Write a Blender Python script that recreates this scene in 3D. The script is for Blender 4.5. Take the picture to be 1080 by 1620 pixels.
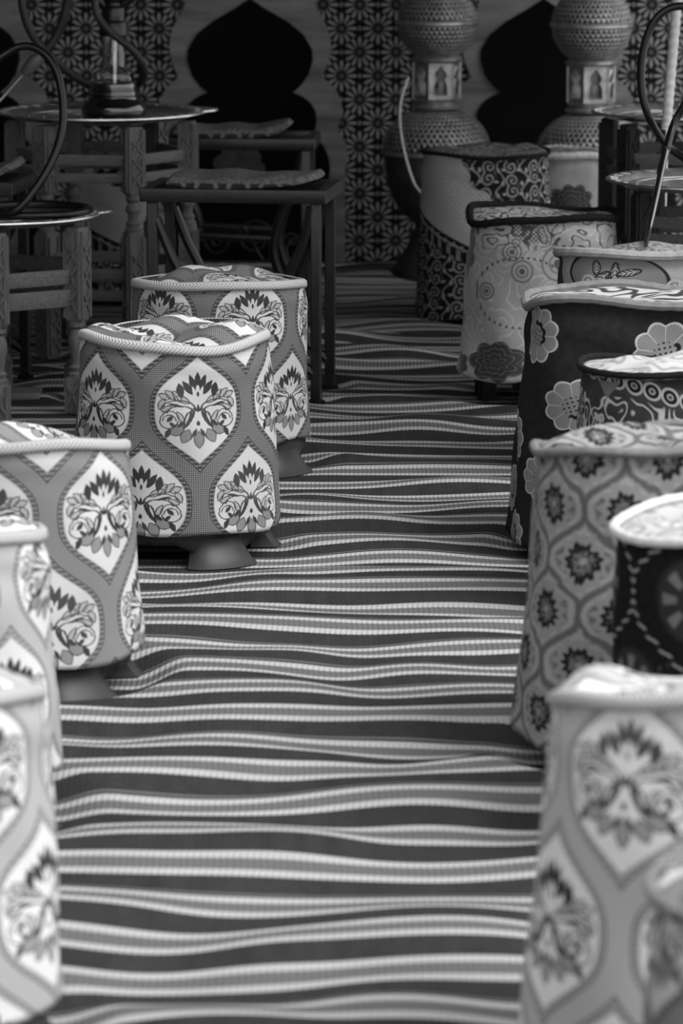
import bpy, math, random
import numpy as np
from mathutils import Vector, Matrix
random.seed(7)
PI = math.pi; TAU = 2*PI
for o in list(bpy.data.objects): bpy.data.objects.remove(o)
C = bpy.context.scene.collection
R_ = math.radians

# ------------------------------------------------------------------ camera
F = 6500.0; CH = 1.62; TH = R_(10.2)          # focal length in pixels, camera height, downward tilt
cd = bpy.data.cameras.new('camera'); cam = bpy.data.objects.new('camera', cd); C.objects.link(cam)
bpy.context.scene.camera = cam
cam.location = (0, 0, CH); cam.rotation_euler = (PI/2-TH, 0, 0)
cd.sensor_fit = 'VERTICAL'; cd.sensor_height = 36.0; cd.sensor_width = 24.0
cd.lens = F/1620*36.0; cd.clip_start = 0.1; cd.clip_end = 100
cd.dof.use_dof = True; cd.dof.focus_distance = 9.1; cd.dof.aperture_fstop = 6.0

# ------------------------------------------------------------------ world, light, exposure
w = bpy.data.worlds.new('sky'); bpy.context.scene.world = w; w.use_nodes = True
bg = w.node_tree.nodes['Background']; bg.inputs[0].default_value = (1, 1, 1, 1); bg.inputs[1].default_value = 0.82
sd = bpy.data.lights.new('sun', 'SUN'); sun = bpy.data.objects.new('sun', sd); C.objects.link(sun)
sd.energy = 2.3; sd.angle = R_(34); sun.rotation_euler = (R_(37), 0, R_(58)); sun.location = (3, 0, 5)
sc = bpy.context.scene
sc.view_settings.view_transform = 'Standard'; sc.view_settings.look = 'None'
sc.view_settings.gamma = 1; sc.view_settings.use_curve_mapping = False
sc.view_settings.exposure = 0.6

# photo pixel -> place: on the level z (at), or at the depth Y (ay)
def at(px, py, z=0.0):
    ph = TH+math.atan((py-810)/F); Y = (CH-z)/math.tan(ph)
    return Vector(((px-540)*(Y*math.cos(TH)+(CH-z)*math.sin(TH))/F, Y, z))
def ay(px, py, Y):
    z = CH-Y*math.tan(TH+math.atan((py-810)/F))
    return Vector(((px-540)*(Y*math.cos(TH)+(CH-z)*math.sin(TH))/F, Y, z))

# ------------------------------------------------------------------ node expressions
class V:
    def __init__(s, g, k): s.g = g; s.k = k
    def __add__(s, o): return s.g.m('ADD', s, o)
    __radd__ = __add__
    def __sub__(s, o): return s.g.m('SUBTRACT', s, o)
    def __rsub__(s, o): return s.g.m('SUBTRACT', o, s)
    def __mul__(s, o): return s.g.m('MULTIPLY', s, o)
    __rmul__ = __mul__
    def __truediv__(s, o): return s.g.m('DIVIDE', s, o)
    def __neg__(s): return s.g.m('MULTIPLY', s, -1)
class Gr:
    def __init__(s, t): s.t = t
    def put(s, sock, v):
        if isinstance(v, V): s.t.links.new(v.k, sock)
        else: sock.default_value = v
    def m(s, op, *a, clamp=False):
        n = s.t.nodes.new('ShaderNodeMath'); n.operation = op; n.use_clamp = clamp
        for i, v in enumerate(a): s.put(n.inputs[i], v)
        return V(s, n.outputs[0])
    def abs(s, a): return s.m('ABSOLUTE', a)
    def min(s, *a):
        r = a[0]
        for b in a[1:]: r = s.m('MINIMUM', r, b)
        return r
    def max(s, *a):
        r = a[0]
        for b in a[1:]: r = s.m('MAXIMUM', r, b)
        return r
    def sin(s, a): return s.m('SINE', a)
    def cos(s, a): return s.m('COSINE', a)
    def fold(s, x, p):            # into [-p/2, p/2], centred on multiples of p
        return s.m('WRAP', x, p/2, -p/2)
    def on(s, x, soft): return s.m('MULTIPLY_ADD', x, 1.0/soft, 0.5, clamp=True)   # 1 where x > 0
    def mix(s, f, a, b): return s.m('MULTIPLY_ADD', f, (b-a) if isinstance(a, V) or isinstance(b, V) else b-a, a)
    def comb(s, x, y, z=0.0):
        n = s.t.nodes.new('ShaderNodeCombineXYZ')
        for i, v in enumerate((x, y, z)): s.put(n.inputs[i], v)
        return V(s, n.outputs[0])
    def sep(s, v):
        n = s.t.nodes.new('ShaderNodeSeparateXYZ'); s.put(n.inputs[0], v)
        return [V(s, n.outputs[i]) for i in range(3)]
    def place(s, v, loc, rot=0.0, sc=(1, 1)):
        n = s.t.nodes.new('ShaderNodeMapping'); n.vector_type = 'TEXTURE'; s.put(n.inputs[0], v)
        n.inputs[1].default_value = (loc[0], loc[1], 0); n.inputs[2].default_value = (0, 0, rot); n.inputs[3].default_value = (sc[0], sc[1], 1)
        return V(s, n.outputs[0])
    def len(s, v):
        n = s.t.nodes.new('ShaderNodeVectorMath'); n.operation = 'LENGTH'; s.put(n.inputs[0], v)
        return V(s, n.outputs[1])
    def ell(s, v, cx, cy, rx, ry, deg=0.0):       # signed distance like, metres
        return (s.len(s.place(v, (cx, cy), R_(deg), (rx, ry)))-1.0)*min(rx, ry)
    def noise(s, v, scale, detail=2.0, rough=0.5):
        n = s.t.nodes.new('ShaderNodeTexNoise'); s.put(n.inputs['Vector'], v)
        n.inputs['Scale'].default_value = scale; n.inputs['Detail'].default_value = detail; n.inputs['Roughness'].default_value = rough
        return V(s, n.outputs[0])
    def uv(s):
        n = s.t.nodes.new('ShaderNodeUVMap'); n.uv_map = 'UVMap'; return V(s, n.outputs[0])
    def co(s):
        n = s.t.nodes.new('ShaderNodeTexCoord'); return V(s, n.outputs['Object'])
    def wpos(s):
        n = s.t.nodes.new('ShaderNodeNewGeometry'); return V(s, n.outputs['Position'])
MATS = {}
def material(name, fn, rough=0.8, metal=0.0, bump=0.4, bdist=0.002, sheen=0.0, spec=0.3, coat=0.0):
    m = bpy.data.materials.new(name); m.use_nodes = True; t = m.node_tree; g = Gr(t)
    b = t.nodes['Principled BSDF']
    b.inputs['Roughness'].default_value = rough; b.inputs['Metallic'].default_value = metal
    b.inputs['Specular IOR Level'].default_value = spec; b.inputs['Coat Weight'].default_value = coat
    b.inputs['Sheen Weight'].default_value = sheen; b.inputs['Sheen Roughness'].default_value = 0.5
    r = fn(g)
    val, hgt = r if isinstance(r, tuple) else (r, None)
    g.put(b.inputs['Base Color'], g.comb(val, val, val))
    if hgt is not None:
        n = t.nodes.new('ShaderNodeBump'); n.inputs['Strength'].default_value = bump; n.inputs['Distance'].default_value = bdist
        g.put(n.inputs['Height'], hgt); t.links.new(n.outputs[0], b.inputs['Normal'])
    MATS[name] = m; return m
def plain(name, a, b=None, scale=20, rough=0.6, metal=0.0, spec=0.4, stretch=(1, 1, 1), bump=0.15, coat=0.0):
    b = a*0.7 if b is None else b
    def fn(g):
        p = g.co(); x, y, z = g.sep(p)
        q = g.comb(x*stretch[0], y*stretch[1], z*stretch[2])
        n = g.noise(q, scale, 4, 0.6)
        f = g.m('MULTIPLY_ADD', n, 2.6, -0.8, clamp=True)
        return g.mix(f, b, a), n
    return material(name, fn, rough, metal, bump, 0.002, 0, spec, coat)

plain('dark_wood', .03, .015, 30, .5, spec=.25, stretch=(6, 6, .6))
plain('pale_wood', .17, .09, 30, .6, spec=.2, stretch=(6, 6, .6))
plain('rail_wood', .16, .09, 30, .6, spec=.2, stretch=(.6, 6, 6))
plain('black_metal', .012, .006, 40, .34, spec=.5)
plain('iron_tube', .020, .008, 60, .36, spec=.55)
plain('tray_metal', .88, .6, 25, .33, metal=1.0)
plain('brass', .50, .26, 30, .42, metal=.75)
plain('brass_dark', .12, .06, 20, .5, metal=.8)
plain('hose_black', .006, .004, 40, .3, spec=.4)
plain('hose_ribbed', .03, .02, 40, .5)
plain('steel', .55, .4, 30, .22, metal=1.0)
plain('plastic_brown', .036, .026, 18, .45, spec=.3)
plain('plastic_black', .010, .007, 18, .35, spec=.3)
plain('ash_cloth', .16, .11, 6, .9, spec=.1)
plain('tent_cloth', .09, .07, 2, .9, spec=.1)
plain('white_rope', .55, .42, 60, .8)
plain('piping_grey', .22, .15, 60, .9, spec=.1)
plain('piping_dark', .016, .01, 60, .9, spec=.1)
plain('piping_pale', .42, .3, 60, .9, spec=.1)
plain('piping_white', .68, .55, 60, .9, spec=.1)
plain('earth', .08, .05, 3, .95, spec=.1)
plain('board_wood', .17, .12, 14, .7, stretch=(.5, 5, 5))
plain('ash_plastic', .12, .09, 18, .4)

# ---- woven and embroidered cloths
def weave(g, x, y, p=.0022):
    return g.sin(x*(TAU/p))*g.sin(y*(TAU/p))
def ogee(g, x, y, Px, Py):
    """Returns local motif coordinates and the distance from the centre line of the ogee trellis."""
    fx = g.abs(g.fold(x, Px)); fy = g.fold(y, Py)
    c = g.cos(fy*(TAU/Py)); b = c*(1.32-c*c*.32)*(Px/4)+Px/4
    sl = g.sin(fy*(TAU/Py))*(1.32-c*c*.96)*(Px/4*TAU/Py)
    nrm = g.m('SQRT', sl*sl+1.0)
    d = (fx-b)/nrm
    out = g.on(d, 1e-5)
    mx = g.abs(g.mix(out, fx, Px/2-fx))
    my2 = fy-g.m('SIGN', fy)*(Py/2)
    my = g.mix(out, fy, my2)
    return mx, my, g.abs(d)
def damask(tone=1.0, lift=0.0, Px=.23, Py=.385, ox=0.0, oy=0.0):
    def fn(g):
        wv = g.uv(); x, y, _ = g.sep(wv)
        nz = g.noise(wv, 9, 3)
        x2 = x-ox+(nz-.5)*.006; y2 = y-oy
        mx, my, d = ogee(g, x2, y2, Px, Py)
        v = g.comb(mx, my)
        e = lambda *a: g.ell(v, *a)
        jx = (g.noise(g.comb(mx, my), 90, 1)-.5)*.004; vj = g.comb(mx+jx, my+jx)
        def lf(cx, cy, rx, ry, deg=0.0):               # pointed leaf, signed distance like
            a, b, _ = g.sep(g.place(vj, (cx, cy), R_(deg), (rx, ry))); return (g.abs(a)+b*b-1.0)*rx
        def arc(cx, cy, rx, ry, deg=0.0, up=True):
            return g.max(g.abs(g.ell(vj, cx, cy, rx, ry, deg)), (cy-my) if up else (my-cy))
        e = lambda *a: g.ell(vj, *a)
        dark = g.min(lf(0, .058, .0075, .021), lf(.0105, .054, .0065, .020, -17), lf(.021, .046, .007, .018, -36), lf(.036, .041, .0085, .016, -12),
                     lf(.062, -.046, .0055, .012, 25), lf(.022, -.019, .0075, .023, 22), lf(.0115, -.012, .0035, .014, 20), lf(.045, .011, .0028, .018, -78), lf(.034, -.027, .004, .012, 50), lf(.058, -.017, .005, .009, 50), lf(.053, -.029, .004, .008, -50), lf(.009, -.047, .0035, .011, 28))
        lt = g.min(lf(0, .042, .0038, .011), lf(.0075, .040, .0026, .011, -26), lf(.022, -.016, .0020, .012, 22), e(0, -.026, .0085, .0115), lf(0, .030, .010, .012))
        core = g.min(lf(0, .033, .003, .006), e(0, -.027, .0038, .0055), lf(0, .004, .003, .009), lf(.005, .001, .0026, .007, -60))
        petals = [(.043, -.041, .011, .0165, 62), (.026, -.053, .0105, .016, 30), (.0, -.061, .010, .018, 0)]
        leaves = [(.030, .022, .006, .016, -62), (.043, .029, .0065, .015, -38), (.056, .032, .0065, .014, -48), (.068, .029, .0065, .013, -72), (.074, .014, .006, .013, -150), (.064, .004, .005, .012, -120), (.036, -.014, .0055, .014, -30)]
        pl = [lf(*q) for q in petals]; lv = [lf(*q) for q in leaves]
        arcs = [arc(.041, .002, .035, .019), arc(.037, -.004, .027, .013), arc(.058, -.020, .0195, .019), arc(.059, -.021, .0135, .012), arc(.060, -.022, .0185, .015, 0, False)]
        faded = g.m('MULTIPLY_ADD', g.noise(g.comb(x, y), 5, 1), 2.4, -.7, clamp=True)     # the print is worn in places
        ink = g.mix(faded, .022, .09)
        cloth = g.m('MULTIPLY_ADD', nz, .20, .44)+weave(g, x, y, .0028)*.02
        val = g.mix(g.on(-g.min(*pl), .0012), cloth, cloth*.42)
        val = g.mix(g.on(-g.min(*lv), .0012), val, cloth*.72)
        val = g.mix(g.on(-dark, .0012), val, ink)
        val = g.mix(g.on(-lt, .001), val, cloth)
        val = g.mix(g.on(-core, .001), val, ink)
        lines = g.min(*[g.abs(q) for q in pl+lv]+arcs)
        val = g.mix(g.on(.0011-lines, .0009), val, ink)
        # trellis band: dense cross hatch between two chain borders
        hat = g.sin((x2+y2)*(TAU/.0085))*g.sin((x2-y2)*(TAU/.0085))
        band = g.m('MULTIPLY_ADD', hat, .12, .155+lift)
        rl = g.len(g.comb(d-.0215, g.fold(y2, .0085)))
        chain = g.mix(g.on(.0042-rl, .001), .30+lift*.5, .11+lift); chain = g.mix(g.on(.0026-rl, .001), chain, .045+lift*.7)
        inb = g.on(.0265-d, .001)
        bv = g.mix(g.on(d-.0165, .001), band, chain)
        edge = g.min(g.abs(d-.0165), g.abs(d-.0265))
        bv = g.mix(g.on(.0011-edge, .001), bv, .04)
        val = g.mix(inb, val, bv)
        return val*tone, g.noise(g.comb(x, y), 260, 2)+g.mix(inb, 0.0, .6)
    return fn
for nm, ox, oy, tn, li in (('damask_worn', .056, .330, .92, 0), ('damask_sharp', .086, .37, .95, 0), ('damask_side', .18, .335, 1.05, .05), ('damask_near', .05, .40, 1.3, .16), ('damask_front', .02, .19, 1.3, .16), ('damask_large', -.15, .445, 1.4, .16), ('damask_corner', -.16, .24, 1.0, .06)):
    material(nm, damask(tn, li, ox=ox, oy=oy), .85, bump=.25, spec=.04)

def peony(g, v, cx, cy, R, rot=0.0, lobes=7, squash=.8):
    q = g.place(v, (cx, cy), R_(rot), (R, R*squash)); x, y, _ = g.sep(q)
    r = g.len(q); th = g.m('ARCTAN2', y, x)
    rr = .80+g.abs(g.sin(th*(lobes*.5)))*.20+g.sin(th*2+1.0)*.06
    k = r/rr                                  # 1 on the outline
    body = g.on(1.0-k, .04)
    swirl = g.abs(g.fold(k-g.abs(g.sin(th*(lobes*.5+1)))*.16+g.sin(th*3)*.05, .27))
    veins = g.on(.018-swirl, .03)*body
    return body, veins, k, th
def brocade(g):
    wv = g.uv(); x, y, _ = g.sep(wv); n1 = g.noise(wv, 6, 2); n2 = g.noise(wv, 22, 3)
    base = g.m('MULTIPLY_ADD', n1, .18, .24)
    warp = g.comb(x+(n1-.5)*.05, y+(n2-.5)*.03)
    s = g.abs(g.fold(g.noise(warp, 11, 1), .085)); base = g.mix(g.on(.007-s, .008), base, .46)     # satin scrolls
    # ring medallions and a dotted arc
    for cx, cy, R in ((.03, .375, .040), (-.085, .405, .022), (-.06, .355, .026), (.02, .28, .03), (-.15, .30, .02)):
        d = g.ell(wv, cx, cy, R, R*1.05)
        base = g.mix(g.on(-d, .002), base, .33)
        base = g.mix(g.on(.0022-g.abs(d), .002), base, .12)
        base = g.mix(g.on(.002-g.abs(d+R*.45), .002), base, .13)
        base = g.mix(g.on(-d-R*.72, .002), base, .06)
    da = g.abs(g.ell(wv, -.06, .30, .12, .09)); sq = g.max(g.abs(g.fold(x, .015)), da)
    base = g.mix(g.on(.003-sq, .001), base, .05)
    for cx, cy, R, rot in ((-.115, .12, .072, 0), (-.25, .385, .070, 60), (-.235, .10, .045, 10), (-.27, .20, .04, 50), (.06, .06, .05, 0), (.17, .20, .06, 0), (-.04, .055, .03, 0), (.22, .40, .05, 30)):
        b, ve, k, th = peony(g, wv, cx, cy, R, rot)
        base = g.mix(b, base, .035); base = g.mix(ve, base, .20)
    # scaly leaf near the top edge
    lf = g.ell(wv, -.05, .455, .042, .026, -14); sc_ = g.abs(g.sin((x+y)*(TAU/.022))*g.sin((x-y)*(TAU/.022)))
    base = g.mix(g.on(-lf, .003), base, g.mix(g.on(sc_-.25, .2), .05, .36))
    u = g.abs(g.fold(g.noise(warp, 19, 1), .16)); top = g.on(y-.41, .03)
    base = g.mix(g.on(.02-u, .01)*top, base, .05)
    return base, g.noise(wv, 200, 2)
material('brocade', brocade, .42, bump=.15, spec=.5, sheen=.3)

def floral(g):
    wv = g.uv(); x, y, _ = g.sep(wv)
    th0 = g.noise(wv, 60, 3)
    base = g.m('MULTIPLY_ADD', th0, .02, .012)+g.sin(x*(TAU/.004))*.002
    h = th0*.3
    for cx, cy, R, rot in ((-.20, .475, .058, 80), (-.112, .335, .056, 20), (.06, .445, .066, 10), (-.285, .25, .055, 60), (-.17, .18, .05, 0), (.18, .27, .06, 0), (.0, .16, .06, 0), (.30, .44, .06, 0), (-.255, .045, .05, 80), (-.10, .05, .05, 0), (-.33, .13, .05, 20)):
        q = g.place(wv, (cx, cy), R_(rot), (R, R*.95)); qx, qy, _ = g.sep(q)
        r = g.len(q); th = g.m('ARCTAN2', qy, qx)
        rr = .90+g.abs(g.sin(th*4.5))*.16
        k = r/rr; body = g.on(1-k, .03)
        st = g.sin(th*60+g.sin(r*22)*1.2); col = g.m('MULTIPLY_ADD', st, .045, .21)
        col = g.mix(g.on(.10-g.abs(g.sin(th*4.5)), .1)*g.on(k-.45, .1), col, .42)
        col = g.mix(g.on(k-.93, .04), col, .46)
        cr = g.abs(k-.42); col = g.mix(g.on(.07-cr, .04)*g.on(g.sin(th+2.4)-.1, .1), col, .015)
        dd = g.len(g.comb(g.fold(qx, .17), g.fold(qy, .17))); col = g.mix(g.on(.04-dd, .03)*g.on(.38-r, .05), col, .02)
        base = g.mix(body, base, col); h = h+body
    return base, h
material('floral_velvet', floral, .9, bump=.5, spec=.02)

def leaf(g, v, cx, cy, rx, ry, deg, n=9):
    q = g.place(v, (cx, cy), R_(deg), (rx, ry)); x, y, _ = g.sep(q); r = g.len(g.comb(x, y*(1.0)))
    body = g.on(1-r, .06)
    ribs = g.on(g.sin((x+g.abs(y)*.6)*n*1.6)-.2, .5)
    mid = g.on(.10-g.abs(y), .06)
    return body, g.max(ribs*g.on(.8-r, .05), mid), g.on(.10-g.abs(r-1), .05)
def paisley(g):
    wv = g.uv(); x, y, _ = g.sep(wv)
    mesh = g.max(g.sin(x*(TAU/.0052)), g.sin(y*(TAU/.0052)))
    base = g.m('MULTIPLY_ADD', mesh, .06, .15)
    left = g.on(-.17-x+(g.noise(wv, 20, 1)-.5)*.05, .01); base = g.mix(left, base, .055)
    fb, fv, k, _ = peony(g, wv, -.235, .42, .055, 0, 5); base = g.mix(fv*left, base, .15); base = g.mix(fb*g.on(.9-k, .1)*left*.6, base, .03)
    # large leaf-shaped medallion with a pale rim
    d = g.ell(wv, -.095, .475, .115, .052, -6)
    base = g.mix(g.on(.022-g.abs(d-.012), .003), base, .36)
    base = g.mix(g.on(-d, .002), base, .20)
    base = g.mix(g.on(.0022-g.abs(d), .001), base, .03)
    for a in ((-.13, .47, .024, .010, 40), (-.10, .485, .022, .009, 90), (-.07, .485, .026, .008, 10), (-.10, .455, .022, .009, -50), (-.14, .495, .016, .009, 100)):
        b, rb, o = leaf(g, wv, *a); base = g.mix(b, base, g.mix(rb, .06, .36)); base = g.mix(o, base, .03)
    for cx, cy, R in ((.035, .445, .019), (.05, .408, .019), (.063, .372, .018), (-.155, .463, .010)):
        d = g.ell(wv, cx, cy, R, R)
        base = g.mix(g.on(.006-d, .002), base, .42); base = g.mix(g.on(-d, .002), base, .20)
        base = g.mix(g.on(.0022-g.abs(d+R*.62), .0015), base, .5)
    dr = g.abs(g.ell(wv, .10, .35, .125, .105)-.012); dt = g.len(g.comb(g.fold(x, .016), dr)); base = g.mix(g.on(.0025-g.abs(dt-.004), .002), base, .42)
    for a in ((.115, .44, .045, .018, 35), (.14, .39, .04, .016, -30), (.19, .45, .05, .018, 60), (.09, .375, .03, .012, 70), (.21, .38, .05, .018, 10), (.15, .485, .04, .013, 0), (.25, .42, .04, .016, 60)):
        b, rb, o = leaf(g, wv, *a); base = g.mix(b, base, g.mix(rb, .13, .42)); base = g.mix(o, base, .42)
    return base, g.noise(wv, 200, 2)+mesh*.3
material('paisley', paisley, .9, bump=.35, spec=.04)

def ringcloth(g):
    wv = g.uv(); x, y, _ = g.sep(wv); n = g.noise(wv, 40, 2)
    base = g.m('MULTIPLY_ADD', n, .03, .028)
    low = g.on(.45-y, .002)
    # leafy all-over drawing below the row of rings
    for (cx, cy, rx, ry, dg) in ((-.115, .35, .042, .017, 60), (-.06, .325, .05, .02, -42), (-.165, .33, .035, .014, 100), (.0, .30, .045, .018, 30), (.03, .35, .04, .016, -50), (.08, .33, .045, .018, 60), (.12, .29, .04, .016, -30), (-.20, .37, .04, .015, 70), (-.14, .27, .04, .016, 10), (-.07, .26, .04, .016, 70), (-.21, .29, .035, .015, 30)):
        b, rb, o = leaf(g, wv, cx, cy, rx, ry, dg)
        base = g.mix(g.on(.5, 1)*b, base, g.mix(rb, .022, .36)); base = g.mix(o, base, .48)
    s = g.abs(g.fold(g.noise(g.comb(x*1.4, y), 16, 1), .13)); base = g.mix(g.on(.020-s, .012)*low*g.on(.42-y-x*.25, .01), base, .42)
    yc = y-.474+(x+.11)*.25+(x+.11)*(x+.11)*.5
    inb = g.on(.021-g.abs(yc), .002); base = g.mix(inb, base, .05)
    d = g.len(g.comb(g.fold(x+.11, .034), yc*1.0))
    base = g.mix(g.on(.0175-d, .002), base, .40); base = g.mix(g.on(.013-d, .002), base, .012)
    base = g.mix(g.on(.0065-d, .002), base, .32); base = g.mix(g.on(.0035-d, .002), base, .05)
    top = g.on(yc-.019, .002); base = g.mix(top, base, .03)
    tri = g.abs(x+.165)*1.0+(.475-y)*.9-.026; base = g.mix(g.on(-tri, .002)*g.on(.478-y, .002), base, .14)
    return base, n
material('ring_cloth', ringcloth, .9, bump=.3, spec=.03)

def medallion(g):
    wv = g.uv(); x, y, _ = g.sep(wv); nz = g.noise(wv, 22, 2)
    Px, Py = .125, .17
    mx, my, d = ogee(g, x+.012+(nz-.5)*.026, y-.03+(nz-.5)*.022, Px, Py)
    n2 = g.noise(wv, 120, 3, .7)
    base = g.m('MULTIPLY_ADD', n2, .34, -.02)
    base = g.mix(g.on(.0055-g.abs(d-.011), .006), base, .33)
    base = g.mix(g.on(.0045-d, .004), base, .12)
    r = g.len(g.comb(mx, my*.85)); th = g.m('ARCTAN2', my, mx)
    k = r/(.026+g.sin(th*12)*.0035)
    base = g.mix(g.on(1.5-k, .12), base, .27)
    base = g.mix(g.on(1-k, .12), base, .018)
    base = g.mix(g.on(.22-g.abs(k-.42), .2)*g.on(n2-.45, .1), base, .16)
    base = g.mix(g.on(.2-k, .15), base, .30)
    return base, n2
material('medallion_tapestry', medallion, .9, bump=.5, spec=.03)

def beaded(g):
    wv = g.uv(); x, y, _ = g.sep(wv); n2 = g.noise(wv, 90, 3)
    base = g.m('MULTIPLY_ADD', n2, .016, .006)
    mx, my, d = ogee(g, x+.10, y-.415, .24, .30)
    dt = g.len(g.comb(d, g.fold(my, .017)*1.35)); base = g.mix(g.on(.0048-dt, .003), base, .34)
    v = g.comb(mx, my); r = g.len(v); th = g.m('ARCTAN2', my, mx)
    base = g.mix(g.on(.063-r, .01), base, .035)
    pet = g.on(g.cos(th*8)-.1, .6)*g.on(.013-g.abs(r-.040), .004); base = g.mix(pet, base, .17)
    base = g.mix(g.on(.008-r, .003), base, .45)
    s = g.on(g.sin(y*(TAU/.03)+g.sin(x*60)*2)-.6, .3)*g.on(g.sin(x*(TAU/.016))-.2, .5)*g.on(r-.07, .01)*g.on(.30-y, .05); base = g.mix(s, base, .14)
    return base, n2+g.on(.0055-dt, .003)
material('beaded_black', beaded, .9, bump=.5, spec=.03)

def scrolls(g, v, x, y, p=.075):
    jj = (g.noise(v, 12, 1)-.5)*.03; x = x+jj; y = y+jj*.7
    fx, fy = g.fold(x, p), g.fold(y+g.m('FLOOR', x/p+.5)*(p*.5), p); sg = g.m('SIGN', fy)
    cx, cy = fx, g.abs(fy)-p*.22
    rr = g.len(g.comb(cx, cy)); th = g.m('ARCTAN2', cy, cx)
    sp = g.abs(g.fold(rr/(p*.17)-th/TAU, 1.0))*(p*.17)
    sp = g.max(sp, rr-p*.27)
    stem = g.abs(g.fold(x+g.sin(y*(TAU/p))*p*.16+p*.5, p))
    dot = g.min(g.ell(g.comb(g.abs(fx), fy), p*.40, p*.1, p*.06, p*.10), g.ell(g.comb(g.abs(fx), fy), p*.33, -p*.33, p*.10, p*.05))
    return g.min(sp, stem), dot
def burlap(g):
    wv = g.uv(); x, y, _ = g.sep(wv); n = g.noise(wv, 30, 2)
    wx = g.sin((x+y)*(TAU/.0165)); wy = g.sin((x-y)*(TAU/.0165)); wvv = g.max(wx, wy)
    sack = g.m('MULTIPLY_ADD', wx*wy, .26, .40)
    li, do = scrolls(g, wv, x, y)
    vel = g.mix(g.on(.0026-li, .0018), .016, .27); vel = g.mix(g.on(-do, .002), vel, .33)
    up = g.ell(wv, .13, .46, .20, .115, -8)+(g.sin(g.m('ARCTAN2', y-.47, x-.12)*14))*.006
    lo = .30-y+(x+.20)*-.48
    m = g.max(g.on(-up, .003), g.on(lo, .003))
    val = g.mix(m, sack, vel)
    val = g.mix(g.on(.004-g.abs(lo+.0), .002), val, .012)
    val = g.mix(g.on(.0025-g.abs(lo-.014), .002), val, .30)
    gk = g.on(g.sin(x*(TAU/.03))-.3, .2); inb = g.on(.013-g.abs(lo-.034), .002); val = g.mix(inb, val, g.mix(gk, .014, .20))
    return val, wvv*.5+n
material('sack_and_velvet', burlap, .9, bump=.6, spec=.03)
def blotchy(g):
    wv = g.uv(); x, y, _ = g.sep(wv); n = g.noise(wv, 18, 2)
    base = g.m('MULTIPLY_ADD', n, .14, .14)
    b, ve, k, th = peony(g, wv, 0.03, .32, .075, 0, 9); base = g.mix(b, base, .02); base = g.mix(ve, base, .12)
    b, ve, k, th = peony(g, wv, -.14, .30, .05, 0, 9); base = g.mix(b, base, .02)
    return base, n
material('rose_cloth', blotchy, .9, bump=.3)
def seatcloth(g):
    wv = g.co(); x, y, z = g.sep(wv); n = g.noise(wv, 90, 3)
    base = g.m('MULTIPLY_ADD', n, .20, .03)
    side = g.on(.017-z, .004)
    s = g.abs(g.ell(g.comb(g.fold(x, .085), z), 0, .008, .026, .016)); base = g.mix(side, base, .03)
    base = g.mix(g.on(.0035-s, .003)*side, base, .17)
    s2 = g.abs(g.fold(g.noise(wv, 14, 1), .12)); base = g.mix(g.on(.012-s2, .01)*g.on(z-.017, .004), base, .20)
    return base, n
material('cushion_cloth', seatcloth, .85, bump=.5, spec=.15)

# top panels reuse a looser brocade
def topcloth(lo, hi, sc_):
    def fn(g):
        wv = g.uv(); n = g.noise(wv, sc_, 1); s = g.abs(g.fold(n, .14)); v = g.mix(g.on(.026-s, .012), hi, lo)
        return g.m('MULTIPLY_ADD', g.noise(wv, 200, 2), .05, v-.02), g.noise(wv, 200, 2)
    return fn
material('top_brocade', topcloth(.06, .46, 14), .6, bump=.2)
material('top_leafy', topcloth(.04, .50, 9), .7, bump=.2)
material('top_pale', topcloth(.30, .50, 13), .7, bump=.2)
material('top_grey', topcloth(.16, .36, 18), .8, bump=.3)
material('top_dark', topcloth(.03, .12, 16), .8, bump=.3)
material('top_white', topcloth(.45, .72, 6), .8, bump=.2)

def braid(g):
    wv = g.uv(); x, y, _ = g.sep(wv); st = g.sin((x+g.abs(y-.012)*1.1)*(TAU/.0085))
    return g.m('MULTIPLY_ADD', st, .11, .44), st
material('braid', braid, .85, bump=.5, bdist=.002, spec=.1)

# rugs
def rug(per, dark, light, mid, tone=1.0, off=0.0):
    gw = per*.262
    def fn(g):
        p = g.uv(); x, y, _ = g.sep(p)
        n = g.noise(g.comb(x*.6, y*1.0), 2.2, 2)
        wob = g.sin(x*(TAU/.0100))*.0009
        yy = y+off+(n-.5)*.05+wob
        t = g.m('FRACT', yy/per)
        ax = g.abs(t-.27)*per                        # distance from the centre of the pale group
        grp = g.on(gw-ax, .002)
        ln = g.on(gw*.27-g.abs(ax-gw*.73), .002)
        vary = g.noise(g.comb(0.0, g.m('FLOOR', yy/per)*3.7), 1.0, 0)
        cell = g.sin(x*(TAU/.0100))
        dk = g.m('MULTIPLY_ADD', g.noise(g.comb(x*40, y*260), 1, 2), .03, dark-.01)+g.noise(g.comb(x*28, y*3), 1, 2)*.018
        col = g.mix(grp, dk, mid); col = g.mix(ln, col, g.m('MULTIPLY_ADD', cell, .035, light))
        thin = g.on(.003-g.abs(g.abs(t-.27)-.335)*per, .0015)*g.on(vary-.48, .02)   # some dark bands carry a hairline
        col = g.mix(thin, col, light*.4)
        nn = g.noise(g.comb(x, y), 5, 3)
        col = col*g.m('MULTIPLY_ADD', nn, .35, .82)*tone
        return col, cell*.35*g.m('MULTIPLY_ADD', grp, .8, .25)+grp*.4+g.noise(g.comb(x*60, y*200), 1, 2)*.4
    return fn
material('striped_rug', rug(.190, .020, .38, .12), .95, bump=.5, bdist=.003, spec=.03)
material('far_rug', rug(.12, .03, .30, .09, 1.0), .95, bump=.4, bdist=.002, spec=.03)

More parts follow.
